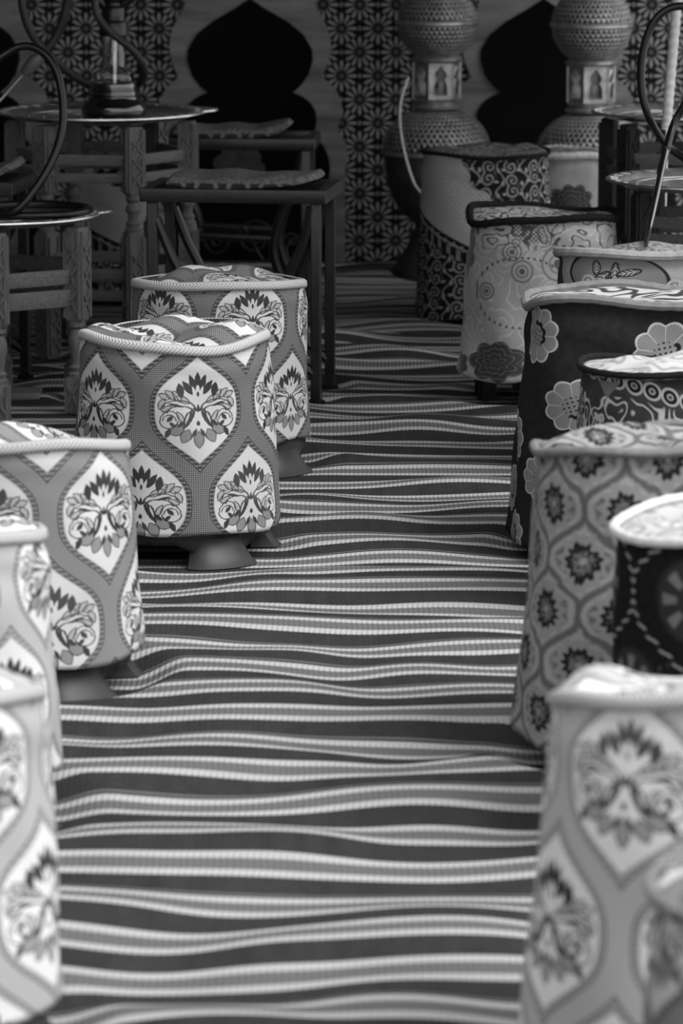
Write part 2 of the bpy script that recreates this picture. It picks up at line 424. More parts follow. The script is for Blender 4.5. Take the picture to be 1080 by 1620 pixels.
# printed fretwork on the tent wall
def fret(g):
    wv = g.uv(); x, y, _ = g.sep(wv)
    dx, dy = .121, .157
    ax, ay_ = g.fold(x, dx), g.fold(y, dy); bx, by = g.fold(x+dx/2, dx), g.fold(y+dy/2, dy)
    ra, rb = g.len(g.comb(ax, ay_)), g.len(g.comb(bx, by))
    sel = g.on(ra-rb, 1e-5)
    lx, ly = g.mix(sel, ax, bx), g.mix(sel, ay_, by); r = g.min(ra, rb)
    th = g.m('ARCTAN2', ly, lx); a = g.fold(th, TAU/12)
    px, py = r*g.cos(a)-.0345, r*g.sin(a)
    pet = g.len(g.comb(px/.0175, py/(px*.11+.0047)))-1.0
    gap = g.len(g.comb((g.abs(lx)-dx/2)/.0032, ly/.008))-1.0
    gap2 = g.len(g.comb((g.abs(lx)-dx/2+.020)/.0035, (g.abs(ly)-.038)/.006))-1.0
    cen = g.abs(r-.0055)-.0016
    on = g.max(g.on(-pet, .3), g.on(-gap, .4), g.on(-cen, .002)*.6)
    n = g.noise(wv, 3, 3)
    return g.mix(on, .014, g.m('MULTIPLY_ADD', n, .34, .12)), n
material('fretwork_print', fret, .95, bump=.1, spec=.02)
def border(g):
    wv = g.co(); x, y, z = g.sep(wv); n = g.noise(g.comb(x*1.5, y, z*9), 2.2, 4, .6)
    return g.m('MULTIPLY_ADD', n, .44, -.02), n  # washed tone, with fold shading painted in as stretched noise
material('arch_border_cloth', border, .9, bump=.3, spec=.1)
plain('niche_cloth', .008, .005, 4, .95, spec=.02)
plain('rosette_cloth', .08, .05, 30, .9, spec=.1)

def glassmat(name, col, rough=.03):
    m = bpy.data.materials.new(name); m.use_nodes = True; b = m.node_tree.nodes['Principled BSDF']
    b.inputs['Base Color'].default_value = (col, col, col, 1); b.inputs['Roughness'].default_value = rough
    b.inputs['Transmission Weight'].default_value = 1.0; b.inputs['IOR'].default_value = 1.45; MATS[name] = m
glassmat('clear_glass', .92)
plain('dark_glass', .006, .004, 30, .06, spec=.9, coat=1.0)

# ------------------------------------------------------------------ mesh helpers
class MB:
    def __init__(s): s.v = []; s.f = []
    def add(s, vs, fs):
        n = len(s.v); s.v += [tuple(p) for p in vs]; s.f += [tuple(i+n for i in f) for f in fs]; return s
    def box(s, c, d, rot=None, bev=0.0):
        x, y, z = d[0]/2, d[1]/2, d[2]/2; M = rot or Matrix.Identity(3); c = Vector(c)
        if not bev:
            vs = [Vector((i*x, j*y, k*z)) for k in (-1, 1) for j in (-1, 1) for i in (-1, 1)]
            fs = [(0, 2, 3, 1), (4, 5, 7, 6), (0, 1, 5, 4), (2, 6, 7, 3), (0, 4, 6, 2), (1, 3, 7, 5)]
        else:
            vs = []; b = min(bev, x*.9, y*.9, z*.9)
            for zz, q in ((-z, b), (-z+b, 0), (z-b, 0), (z, b)):
                for (i, j) in ((-1, -1), (1, -1), (1, 1), (-1, 1)):
                    k = 0 if q == 0 else b
                    for t in (0, 1):
                        if (i*j > 0) == (t == 0): vs.append(Vector((i*(x-k*.5), j*(y-b-k*.5), zz)))
                        else: vs.append(Vector((i*(x-b-k*.5), j*(y-k*.5), zz)))
            fs = []
            for r in range(3):
                for k in range(8): a = r*8+k; b2 = r*8+(k+1) % 8; fs.append((a, b2, b2+8, a+8))
            fs += [tuple(range(7, -1, -1)), tuple(range(24, 32))]
        return s.add([M@v+c for v in vs], fs)
    def tube(s, pts, r, n=8, closed=False, caps=True, ribs=None):
        pts = [Vector(p) for p in pts]; m = len(pts); rr = r if isinstance(r, (list, tuple)) else [r]*m
        T = []
        for i in range(m):
            a = pts[(i-1) % m] if closed or i else pts[0]; b = pts[(i+1) % m] if closed or i < m-1 else pts[-1]
            T.append((b-a).normalized() if (b-a).length > 1e-9 else Vector((0, 0, 1)))
        up = Vector((0, 0, 1)) if abs(T[0].z) < .9 else Vector((1, 0, 0))
        nrm = (up-T[0]*up.dot(T[0])).normalized(); vs = []
        for i in range(m):
            nrm = (nrm-T[i]*nrm.dot(T[i])).normalized(); bn = T[i].cross(nrm)
            for k in range(n): a = TAU*k/n; vs.append(pts[i]+(nrm*math.cos(a)+bn*math.sin(a))*rr[i])
        fs = []
        for i in range(m if closed else m-1):
            j = (i+1) % m
            for k in range(n): k2 = (k+1) % n; fs.append((i*n+k, i*n+k2, j*n+k2, j*n+k))
        if caps and not closed: fs += [tuple(range(n-1, -1, -1)), tuple((m-1)*n+k for k in range(n))]
        return s.add(vs, fs)
    def lathe(s, prof, n=32, c=(0, 0, 0), ph=0.0, cap=True):
        vs = [(c[0]+r*math.cos(TAU*k/n+ph), c[1]+r*math.sin(TAU*k/n+ph), c[2]+z) for r, z in prof for k in range(n)]; fs = []
        for i in range(len(prof)-1):
            for k in range(n): k2 = (k+1) % n; fs.append((i*n+k, i*n+k2, (i+1)*n+k2, (i+1)*n+k))
        if cap: fs += [tuple(range(n-1, -1, -1)), tuple((len(prof)-1)*n+k for k in range(n))]
        return s.add(vs, fs)
    def prism(s, poly, axis, a, b):       # polygon in (x, z) pushed from y=a to y=b
        n = len(poly); vs = [(x, a, z) for x, z in poly]+[(x, b, z) for x, z in poly]
        fs = [tuple(range(n)), tuple(range(2*n-1, n-1, -1))]+[(i, n+i, n+(i+1) % n, (i+1) % n) for i in range(n)]
        return s.add(vs, fs)
    def build(s, name, mat, parent=None, smooth=True, angle=40, uv=None, solid=0.0):
        me = bpy.data.meshes.new(name); me.from_pydata(s.v, [], s.f)
        me.materials.append(MATS[mat])
        if uv is not None:
            l = me.uv_layers.new(name='UVMap'); idx = np.zeros(len(me.loops), dtype=np.int32); me.loops.foreach_get('vertex_index', idx)
            l.data.foreach_set('uv', np.asarray(uv, dtype=np.float32)[idx].ravel())
        me.polygons.foreach_set('use_smooth', [smooth]*len(me.polygons)); me.update()
        o = bpy.data.objects.new(name, me); C.objects.link(o)
        if smooth and angle < 180:
            try: me.set_sharp_from_angle(angle=R_(angle))
            except Exception: pass
        if solid: md = o.modifiers.new('thickness', 'SOLIDIFY'); md.thickness = solid; md.offset = -1
        if parent is not None: o.parent = parent
        return o
def thing(name, label, cat, loc=(0, 0, 0), rz=0.0, group=None):
    o = bpy.data.objects.new(name, None); C.objects.link(o); o.location = loc; o.rotation_euler.z = rz; o.empty_display_size = .05
    return tag(o, label, cat, group)
def tag(o, label=None, cat=None, group=None, kind=None):
    if label: o['label'] = label
    if cat: o['category'] = cat
    if group: o['group'] = group
    if kind: o['kind'] = kind
    return o
def copy_tree(o, parent=None):
    c = o.copy(); C.objects.link(c); c.parent = parent
    for ch in [k for k in bpy.data.objects if k.parent == o]: copy_tree(ch, c)
    return c
def smooth_path(P, n=12, closed=False):
    P = [Vector(p) for p in P]; out = []; m = len(P)
    for i in range(m if closed else m-1):
        g = (lambda k: P[k % m]) if closed else (lambda k: P[max(0, min(m-1, k))])
        a, b, c, d = g(i-1), g(i), g(i+1), g(i+2)
        for k in range(n):
            t = k/n; out.append(.5*((2*b)+(c-a)*t+(2*a-5*b+4*c-d)*t*t+(3*b-a-3*c+d)*t**3))
    if not closed: out.append(P[-1])
    return out

# ------------------------------------------------------------------ the setting
WY = 13.70
# stools: name -> (X, Y, H, R)
ST = dict(s1=(-.351, 8.55, .463, .201), s0=(-.289, 9.641, .442, .207), s3=(-.578, 7.26, .440, .200), s4=(-.659, 6.299, .457, .2), s5=(-.581, 5.173, .462, .2),
          br=(.527, 10.717, .485, .190), pa=(.735, 9.641, .506, .222), fl=(.605, 8.586, .534, .213), ri=(.665, 7.90, .489, .20), le=(.531, 6.679, .531, .21),
          be=(.615, 6.12, .501, .2), wh=(.478, 4.899, .517, .225), ne=(.529, 4.22, .459, .2), bu=(.433, 12.356, .502, .190), ba=(.675, 12.72, .46, .125), bc=(-.72, 12.75, .45, .13))
def rug_mesh(name, x0, x1, y0, y1, dx, dy, z0, bumps, mat, seed, off=0.0):
    rs = np.random.RandomState(seed); nx = int((x1-x0)/dx); ny = int((y1-y0)/dy)
    X, Y = np.meshgrid(np.linspace(x0, x1, nx), np.linspace(y0, y1, ny)); Z = np.zeros_like(X)
    for i in range(bumps):
        cx = rs.uniform(-.85, .85); cy = rs.uniform(y0, y1); sx = rs.uniform(.06, .16); sy = rs.uniform(.040, .095)
        am = rs.uniform(.003, .0165)*(1.35 if rs.rand() < .75 else 2.0)
        sl = rs.uniform(-.18, .18); u = (X-cx)/sx; v = (Y-cy-sl*(X-cx))/sy
        Z += am*np.exp(-(u*u+v*v)/2)
    for i in range(48 if y1 < 12.5 else 0):
        cx = rs.uniform(-.6, .6); cy = rs.uniform(y0, 8.0); sx = rs.uniform(.07, .15); sy = rs.uniform(.07, .13); am = rs.uniform(.014, .036)
        sl = rs.uniform(-.3, .3); u = (X-cx)/sx; v = (Y-cy-sl*(X-cx))/sy
        Z += am*np.exp(-(u*u+v*v)/2)
    Z = .042*np.tanh(Z/.042)
    keep = np.ones_like(X)
    for k, (sx, sy_, H, R) in ST.items():
        d = np.hypot(X-sx, Y-sy_); keep *= np.clip((d-R*1.02)/.10, 0, 1)
    for (lx, ly) in LEGS:
        d = np.hypot(X-lx, Y-ly); keep *= np.clip((d-.035)/.05, 0, 1)
    keep = keep*keep*(3-2*keep)
    Z = Z*keep*np.clip((y1-Y)/.05, 0, 1)+z0
    vs = np.stack([X.ravel(), Y.ravel(), Z.ravel()], 1); 
    i = np.arange(nx*ny).reshape(ny, nx); q = np.stack([i[:-1, :-1].ravel(), i[:-1, 1:].ravel(), i[1:, 1:].ravel(), i[1:, :-1].ravel()], 1)
    me = bpy.data.meshes.new(name); me.vertices.add(len(vs)); me.vertices.foreach_set('co', vs.ravel())
    me.loops.add(q.size); me.loops.foreach_set('vertex_index', q.ravel().astype(np.int32)); me.polygons.add(len(q)); me.polygons.foreach_set('loop_start', (np.arange(len(q))*4).astype(np.int32))
    me.polygons.foreach_set('use_smooth', [True]*len(q)); me.update(calc_edges=True); me.validate()
    l = me.uv_layers.new(name='UVMap'); idx = np.zeros(len(me.loops), dtype=np.int32); me.loops.foreach_get('vertex_index', idx)
    l.data.foreach_set('uv', vs[:, :2][idx].astype(np.float32).ravel()); me.materials.append(MATS[mat])
    o = bpy.data.objects.new(name, me); C.objects.link(o); return o
# feet of the metal stools and wooden stands, so the rug lies flat beneath them
LEGS = []
def stand_leg_spots(cx, cy, r, ph, n=6): return [(cx+r*math.cos(R_(ph)+TAU*k/n), cy+r*math.sin(R_(ph)+TAU*k/n)) for k in range(n)]
mb = MB(); mb.box((0, 7.5, -.05), (5.6, 15, .08)); tag(mb.build('floor', 'earth', smooth=False), kind='structure')

def fretwall(name, x0, x1, y, z1, th=.03):
    m = MB(); m.box(((x0+x1)/2, y+th/2, z1/2), (x1-x0, th, z1)); uv = [(v[0], v[2]) for v in m.v]
    return tag(m.build(name, 'fretwork_print', smooth=False, uv=uv), kind='structure')
wall = fretwall('wall_back', -2.7, 2.7, WY, 2.75)
m = MB(); m.box((-2.7, 6.7, 1.375), (.04, 14.0, 2.75)); uv = [(v[1], v[2]) for v in m.v]; tag(m.build('unseen_wall_left', 'tent_cloth', smooth=False, uv=uv), kind='structure')  # out of view, added and lengthened to cut fill light from the left
m = MB(); m.box((-.21, 11.2, 2.77), (5.06, 5.1, .04)); tag(m.build('unseen_roof', 'tent_cloth', smooth=False), kind='structure')  # out of view, added to darken the rear; right edge cut back for daylight
# arches sewn on the wall: grey scalloped border and black keyhole niche, each a layer of cloth
def arc_pts(p, q, bulge, n=14):
    (x0, z0), (x1, z1) = p, q; L = math.hypot(x1-x0, z1-z0); nx, nz = (z1-z0)/L, -(x1-x0)/L
    return [(x0+(x1-x0)*t+nx*bulge*L*4*t*(1-t), z0+(z1-z0)*t+nz*bulge*L*4*t*(1-t)) for t in [k/n for k in range(n)]]
def zpx(v): return ay(540, v, WY).z
K = 1/475.0
inner = [(0, zpx(-2)), ('s', .5*K*60, zpx(28)), (100*K, zpx(80)), (68*K, zpx(145)), (112*K, zpx(190)), (100*K, zpx(214)), (122*K, zpx(262)), (128*K, zpx(330)), (128*K, 0.012)]
def half_inner():
    P = [(0, zpx(-3)), (25*K, zpx(14)), (58*K, zpx(33)), (84*K, zpx(54)), (98*K, zpx(78)), (99*K, zpx(95)), (92*K, zpx(118)), (80*K, zpx(135)), (67*K, zpx(146))]
    P += arc_pts((67*K, zpx(146)), (100*K, zpx(213)), -.26)[1:]
    P += arc_pts((100*K, zpx(213)), (122*K, zpx(290)), -.16)
    P += [(122*K, zpx(290)), (126*K, .012)]
    return P
def half_outer():
    P = [(0, zpx(-75)), (20*K, zpx(-60))]
    P += arc_pts((20*K, zpx(-60)), (68*K, zpx(-22)), -.2)+arc_pts((68*K, zpx(-22)), (104*K, zpx(14)), -.22)
    P += arc_pts((104*K, zpx(14)), (113*K, zpx(122)), -.17)+arc_pts((113*K, zpx(122)), (136*K, zpx(205)), -.22)+arc_pts((136*K, zpx(205)), (150*K, zpx(265)), -.16)
    P += [(150*K, zpx(265)), (150*K, .006)]
    return P
for k, cx in enumerate((-66, 396, 858, 1320)):
    X = (cx-540)*K
    for nm, hf, y0, y1, mt in (('arch_border', half_outer(), WY-.008, WY-.001, 'arch_border_cloth'), ('arch_niche', half_inner(), WY-.016, WY-.008, 'niche_cloth')):
        poly = [(X+x, z) for x, z in hf]+[(X-x, z) for x, z in reversed(hf[1:])]
        m = MB(); m.prism(poly, 'y', y0, y1); m.build(nm, mt, wall, smooth=False)
c = ay(377, 268, WY-.017)
m = MB()
for k in range(9):
    a = TAU*k/9; m.lathe([(.030, 0), (.027, .004), (.012, .006)], 14, (c.x+.06*math.cos(a), c.z+.06*math.sin(a), 0))
m.lathe([(.04, 0), (.036, .005), (.02, .007), (.005, .008)], 18, (c.x, c.z, 0))
m.v = [(x, WY-.017-z, y) for x, y, z in m.v]; m.build('rosette', 'rosette_cloth', wall)

# ------------------------------------------------------------------ covered stools
def covered_stool(key, name, label, group, side_mat, top_mat, pipe_mat, pipe_r=.006, wav=.004, flare=.10, hem=.075, sq=0.0, seed=1, fold=.003, foot_ang=.6, style='flared', dome=.012, rot=0.0, tilt=0.0, lump=.012):
    X, Y, H, R = ST[key]
    rs = np.random.RandomState(seed); root = thing(name, label, 'stool', (X, Y, 0), 0, group)
    rr = lambda: rs.uniform(0, TAU)
    ph = [rr() for _ in range(12)]
    def rad(a):
        c, s = abs(math.cos(a-rot)), abs(math.sin(a-rot)); p = 2+sq*6
        return 1/((c**p+s**p)**(1/p)) if sq else 1.0
    def rim(a): return H-.004+wav*(math.sin(2*a+ph[0])+.7*math.sin(3*a+ph[1])+.5*math.sin(5*a+ph[2]))+tilt*math.cos(a)
    NA, NZ = 144, 44; vs = []; uv = []; fs = []
    for j in range(NZ+1):
        t = j/NZ
        for i in range(NA+1):
            a = -PI+TAU*i/NA; zr = rim(a); zh = hem+.006*math.sin(2*a+ph[3])+.004*math.sin(5*a+ph[4]); z = zh+(zr-zh)*t
            dn = 1-t
            wr = fold*(math.sin(5*a+ph[5]+2*dn)*dn+.7*math.sin(9*a+ph[6]-3*dn)*dn+.8*math.sin(3*a+ph[7]+6*dn)*math.sin(PI*t)+.5*math.sin(7*a+11*t+ph[8])*math.sin(PI*t))
            pk = fold*.9*math.exp(-((t-.86)/.06)**2)*math.sin(4*a+ph[9]+9*t)       # pinched gathers just under the rim
            r = R*rad(a)*(1+flare*(1-t)**1.3)*(1-.018*math.exp(-((t-.95)/.03)**2))+wr+pk
            vs.append((r*math.sin(a), -r*math.cos(a), z)); uv.append((a*R, z))
    for j in range(NZ):
        for i in range(NA): k = j*(NA+1)+i; fs.append((k, k+1, k+NA+2, k+NA+1))
    m = MB(); m.add(vs, fs); cov = m.build('cover_side', side_mat, root, uv=uv, angle=180, solid=.002)
    # top panel, padded and rumpled
    vs = []; uv = []; fs = []; NR = 16
    for j in range(NR+1):
        q = 1-j/NR
        for i in range(NA):
            a = -PI+TAU*i/NA; r = R*rad(a)*q; x, y = r*math.sin(a), -r*math.cos(a)
            bmp = dome*(1-q**3)*.8+(1-q**4)*dome*.8*(math.sin(19*x+ph[10])*math.sin(23*y+ph[11])+.6*math.sin(37*x-15*y+ph[0])*math.sin(31*y+ph[1]))
            lm = lump*(1-q**6)*(.30+math.sin(6.5*x/R*.5+ph[2])*math.cos(5*y/R*.5+ph[3])+.5*math.sin(7*x/R*.6+6*y/R*.5+ph[4]))
            z = (rim(a)-H)*q**3+H-.004+bmp+lm; vs.append((x, y, z)); uv.append((x+.03, y*1.0+H+.05))
    for j in range(NR):
        for i in range(NA): i2 = (i+1) % NA; fs.append((j*NA+i, j*NA+i2, (j+1)*NA+i2, (j+1)*NA+i))
    m = MB(); m.add(vs, fs); m.build('cover_top', top_mat, root, uv=uv, angle=180, solid=.002)
    if pipe_mat == 'braid':
        vs = []; fs = []; uv = []
        for j, (q, dz) in enumerate(((1.003, -.010), (1.006, -.003), (1.0, .005), (.975, .009), (.935, .010))):
            for i in range(NA+1): a = -PI+TAU*i/NA; r = R*rad(a)*q; vs.append((r*math.sin(a), -r*math.cos(a), rim(a)+dz)); uv.append((a*R, j*.006))
        for j in range(4):
            for i in range(NA): k = j*(NA+1)+i; fs.append((k, k+1, k+NA+2, k+NA+1))
        m = MB(); m.add(vs, fs); m.build('braid_edging', pipe_mat, cov, uv=uv, angle=180, solid=.003)
    else:
        pts = [(R*rad(a)*1.012*math.sin(a), -R*rad(a)*1.012*math.cos(a), rim(a)+pipe_r*.3) for a in [TAU*i/NA for i in range(NA)]]
        rad_l = [pipe_r*(1+.07*math.sin(i*PI*.5)) for i in range(NA)]
        m = MB(); m.tube(pts, rad_l, 8, closed=True); m.build('piping', pipe_mat, cov)
    # the stool under the cover
    Rb = R*.93
    if style == 'flared':
        vs = []; fs = []; N = 192; NZ2 = 10; zt = hem+.10
        for j in range(NZ2+1):
            for i in range(N):
                a = TAU*i/N; q = math.sin(2*(a-foot_ang))**2; q = min(1, q*1.5)
                zl = .012+(.034)*q; z = zl+(zt-zl)*j/NZ2
                r = Rb*(1.06-.03*j/NZ2)+.0016*math.sin(24*a+z*260)*(1 if z > .04 else 0)
                vs.append((r*math.sin(a), -r*math.cos(a), z))
        for j in range(NZ2):
            for i in range(N): i2 = (i+1) % N; fs.append((j*N+i, j*N+i2, (j+1)*N+i2, (j+1)*N+i))
        m = MB(); m.add(vs, fs); m.build('woven_base', 'plastic_brown', root, angle=180, solid=.006)
        for k in range(4):
            ac = foot_ang+k*PI/2; vs = []; fs = []; na, nz = 14, 8; hw = .40
            for j in range(nz+1):
                t = j/nz; z = .058*t; ro = Rb*1.08+.034*(1-t)**1.7 if j else Rb*1.08+.036; w_ = hw*(1-.16*t**.6)
                for i in range(na+1):
                    s_ = 2*i/na-1; a = ac+w_*s_; e = 1-.10*abs(s_)**4; r = ro*e
                    vs.append((r*math.sin(a), -r*math.cos(a), z if j else 0.0))
            for j in range(nz+1):
                t = j/nz; z = .058*t; w_ = hw*(1-.16*t**.6)
                for i in range(na+1):
                    s_ = 2*i/na-1; a = ac+w_*s_*.92; r = Rb*.86; vs.append((r*math.sin(a), -r*math.cos(a), z))
            M_ = (nz+1)*(na+1)
            for j in range(nz):
                for i in range(na):
                    q = j*(na+1)+i; fs.append((q, q+1, q+na+2, q+na+1)); fs.append((M_+q+1, M_+q, M_+q+na+1, M_+q+na+2))
            for i in range(na):
                fs.append((i+1, i, M_+i, M_+i+1)); q = nz*(na+1)+i; fs.append((q, q+1, M_+q+1, M_+q))
            for j in range(nz):
                q = j*(na+1); fs.append((q+na+1, q, M_+q, M_+q+na+1)[::-1]); q += na; fs.append((q, q+na+1, M_+q+na+1, M_+q)[::-1])
            m = MB(); m.add(vs, fs); m.build('foot', 'plastic_brown', root, angle=50)
    else:
        m = MB(); m.lathe([(Rb*.96, hem-.01), (Rb*.98, hem+.05), (Rb*.9, H-.03), (Rb*.86, H-.02)], 48); m.build('stool_body', 'plastic_black', root)
        for k in range(4):
            a = foot_ang+k*PI/2; c = (Rb*.86*math.sin(a), -Rb*.86*math.cos(a))
            m = MB(); M = Matrix.Rotation(a, 3, 'Z')
            lo, hi = .030, .036
            vs = []
            for z, hx, hy in ((0, lo, .018), (.02, lo, .018), (hem+.03, hi, .022)):
                for (sx, sy_) in ((-1, -1), (-.5, -1.15), (.5, -1.15), (1, -1), (1, 1), (-1, 1)):
                    v = M@Vector((sx*hx, sy_*hy, z)); vs.append((v.x+c[0], v.y+c[1], z))
            fs = [(5, 4, 3, 2, 1, 0), (12, 13, 14, 15, 16, 17)]
            for j in range(2):
                for i in range(6): i2 = (i+1) % 6; fs.append((j*6+i, j*6+i2, j*6+6+i2, j*6+6+i))
            m.add(vs, fs)
            for q in (-.55, 0, .55): v = M@Vector((q*.034, -.0235, hem*.5)); m.box((v.x+c[0], v.y+c[1], hem*.5+.006), (.003, .004, hem), M)
            m.build('leg', 'plastic_black', root, angle=30)
    return root
GL = 'damask covered stools'; GR_ = 'stools under patchwork and brocade covers'
covered_stool('s1', 'covered_stool', 'damask covered stool standing in focus mid-left, its splayed brown foot showing fully on the rug', GL, 'damask_worn', 'damask_worn', 'braid', wav=.006, flare=.11, hem=.072, seed=3, foot_ang=.55, fold=.0035, lump=.02)
covered_stool('s0', 'covered_stool', 'damask covered stool farthest back of the left row, beside the black metal stool legs', GL, 'damask_sharp', 'damask_sharp', 'braid', wav=.002, flare=.03, hem=.07, seed=5, foot_ang=.92, fold=.003, tilt=.012, lump=.02)
covered_stool('s3', 'covered_stool', 'pale damask stool cut by the left edge, third from the front, brown foot visible', GL, 'damask_side', 'damask_side', 'braid', wav=.003, flare=.12, hem=.075, seed=8, foot_ang=.62, fold=.003, tilt=.028, lump=.02)
covered_stool('s4', 'covered_stool', 'blurred pale damask stool at the left edge, second from the front', GL, 'damask_near', 'damask_near', 'braid', wav=.003, flare=.10, hem=.075, seed=10, foot_ang=1.0, fold=.006, tilt=.02, lump=.02)
covered_stool('s5', 'covered_stool', 'blurred pale damask stool nearest the camera in the bottom left corner', GL, 'damask_front', 'damask_front', 'braid', wav=.003, flare=.09, hem=.06, seed=12, foot_ang=1.1, fold=.004, tilt=.02, lump=.02)
covered_stool('br', 'covered_stool', 'stool in satin brocade with dark peonies and thick dark wavy piping', GR_, 'brocade', 'top_brocade', 'piping_dark', .010, wav=.008, flare=.16, hem=.075, seed=21, foot_ang=.25, style='legs', fold=.006, sq=.12, dome=.004)
covered_stool('pa', 'covered_stool', 'grey paisley and ring patterned stool with pale piping behind the dark floral stool', GR_, 'paisley', 'top_grey', 'piping_pale', .011, wav=.006, flare=.04, hem=.07, seed=23, style='legs', sq=.2, dome=.006, tilt=.024)
covered_stool('fl', 'covered_stool', 'black velvet stool with big pale embroidered flowers and grey wavy piping', GR_, 'floral_velvet', 'top_leafy', 'piping_grey', .010, wav=.009, flare=.16, hem=.03, seed=26, style='legs', sq=.3, fold=.006, dome=.004, foot_ang=.78, tilt=.01)
covered_stool('ri', 'covered_stool', 'dark stool with a row of pale rings and leaves below its rim', GR_, 'ring_cloth', 'top_pale', 'piping_dark', .007, wav=.003, flare=.06, hem=.07, seed=29, style='legs', sq=.1, tilt=.012)
covered_stool('le', 'covered_stool', 'grey tapestry stool with dark medallions in an ogee net', GR_, 'medallion_tapestry', 'medallion_tapestry', 'piping_grey', .008, wav=.012, flare=.16, hem=.06, seed=31, foot_ang=-1.25, style='legs', sq=.12, fold=.004, lump=.025, tilt=.02)
covered_stool('be', 'covered_stool', 'black stool with pale dotted embroidery and cream piping', GR_, 'beaded_black', 'top_pale', 'piping_white', .008, wav=.005, flare=.05, hem=.07, seed=33, style='legs', fold=.002)
covered_stool('wh', 'covered_stool', 'large blurred pale damask stool in the right foreground', GL, 'damask_large', 'damask_large', 'braid', wav=.009, flare=.16, hem=.06, seed=35, foot_ang=.3, fold=.003, tilt=.03, lump=.03)
covered_stool('ne', 'covered_stool', 'blurred patterned stool in the bottom right corner, nearest the camera', GL, 'damask_corner', 'damask_corner', 'piping_grey', wav=.004, flare=.08, hem=.06, seed=37, foot_ang=.3)
covered_stool('bu', 'covered_stool', 'sackcloth stool with dark embroidered velvet patches standing before the lanterns', GR_, 'sack_and_velvet', 'top_dark', 'piping_dark', .006, wav=.003, flare=.10, hem=.012, seed=39, style='legs', sq=.05)
covered_stool('ba', 'covered_stool', 'small pale rose patterned stool between the sackcloth stool and the right lantern', GR_, 'rose_cloth', 'top_dark', 'piping_pale', .012, wav=.003, flare=.05, hem=.03, seed=41, style='legs')

covered_stool('bc', 'covered_stool', 'dim sackcloth stool far back, seen between the legs of the upper left tray table', GR_, 'sack_and_velvet', 'top_dark', 'piping_dark', .006, wav=.003, flare=.08, hem=.03, seed=43, style='legs')
# ------------------------------------------------------------------ wooden folding stands with trays
def carved_leg(root, x, y, H, ang, sz=.042, mat='pale_wood', up=.5, lo=.28):
    lg = MB(); M = Matrix.Rotation(ang, 3, 'Z'); h1 = H*up; b1 = H*lo       # upper block from h1 up, vase between, lower block
    lg.box((x, y, (H+h1)/2), (sz, sz, H-h1), M, .006)
    lg.lathe([(sz*.50, 0), (sz*.52, .008), (sz*.38, .014), (sz*.46, .024), (sz*.30, .032), (sz*.32, .05), (sz*.47, h1-b1-.06 if h1-b1 > .12 else .06), (sz*.46, h1-b1-.04), (sz*.30, h1-b1-.022), (sz*.44, h1-b1-.014), (sz*.44, h1-b1)], 16, (x, y, b1))
    lg.box((x, y, b1/2), (sz, sz, b1), M, .005)
    o = lg.build('leg', mat, root, angle=35)
    for part in (0, 1):
     cv = MB()                                                                    # chip carving: crossed ribs standing proud on the outer faces
     for f in (0, 1, 3):
        Mf = Matrix.Rotation(ang+f*PI/2, 3, 'Z')
        n = max(3, int((H-h1-.05)/(sz*1.1))); st = (H-h1-.05)/n
        zs = [h1+.02+st*(k+.5) for k in range(n)] if part else [.05+st*k for k in range(max(1, int((b1-.06)/st)))]
        for zc in zs:
            for sgn in (-1, 1):
                L = math.hypot(sz*.72, st*.9)*.98; th = math.atan2(st*.9, sz*.72)*sgn
                R3 = Mf@Matrix.Rotation(-th, 3, 'Y'); cc = Mf@Vector((0, -sz/2-.001, 0)); cv.box((x+cc.x, y+cc.y, zc), (L, .009, .0065), R3)
        for sgn in (-1, 1):
            cc = Mf@Vector((sgn*sz*.40, -sz/2-.001, 0)); cv.box((x+cc.x, y+cc.y, (H+h1)/2 if part else b1/2), (.006, .009, ((H-h1) if part else b1)*.92), Mf)
     cv.build('carving', mat, o, smooth=False)
    return o
def tray_mesh(root, R, z, n=64, handle=None, pxm='tray_metal'):
    m = MB(); m.lathe([(.002, .004), (R*.80, .004), (R*.83, .006), (R*.86, .016), (R*.99, .020), (R, .018), (R, .014), (R*.87, .010), (R*.84, 0), (.002, -.001)], n, (0, 0, z))
    o = m.build('tray', pxm, root, angle=60)
    e = MB()
    for rr_ in (.30, .55, .72): e.tube([(R*rr_*math.cos(TAU*k/48), R*rr_*math.sin(TAU*k/48), z+.0045) for k in range(48)], .0012, 5, closed=True)
    for k in range(32): a = TAU*k/32; e.tube([(R*.89*math.cos(a), R*.89*math.sin(a), z+.0175), (R*.96*math.cos(a+.06), R*.96*math.sin(a+.06), z+.0195)], .0014, 5)
    e.build('engraving', pxm, o)
    if handle is not None:
        a = handle; h = MB()
        for s_ in (-1, 1): pass
        P = []
        for t in [k/10 for k in range(11)]:
            b = a+(t-.5)*.5; P.append((R*(1.0+.13*math.sin(PI*t)), b))
        vs = []
        for r_, b in P: vs += [(R*.98*math.cos(b), R*.98*math.sin(b), z+.020), (r_*math.cos(b), r_*math.sin(b), z+.021), (r_*math.cos(b), r_*math.sin(b), z+.016), (R*.98*math.cos(b), R*.98*math.sin(b), z+.015)]
        fs = []
        for i in range(10):
            for k in range(4): fs.append((i*4+k, i*4+4+k, i*4+4+(k+1) % 4, i*4+(k+1) % 4))
        fs += [(0, 1, 2, 3), (43, 42, 41, 40)]
        h.add(vs, fs); h.build('tray_handle', pxm, o, angle=60)
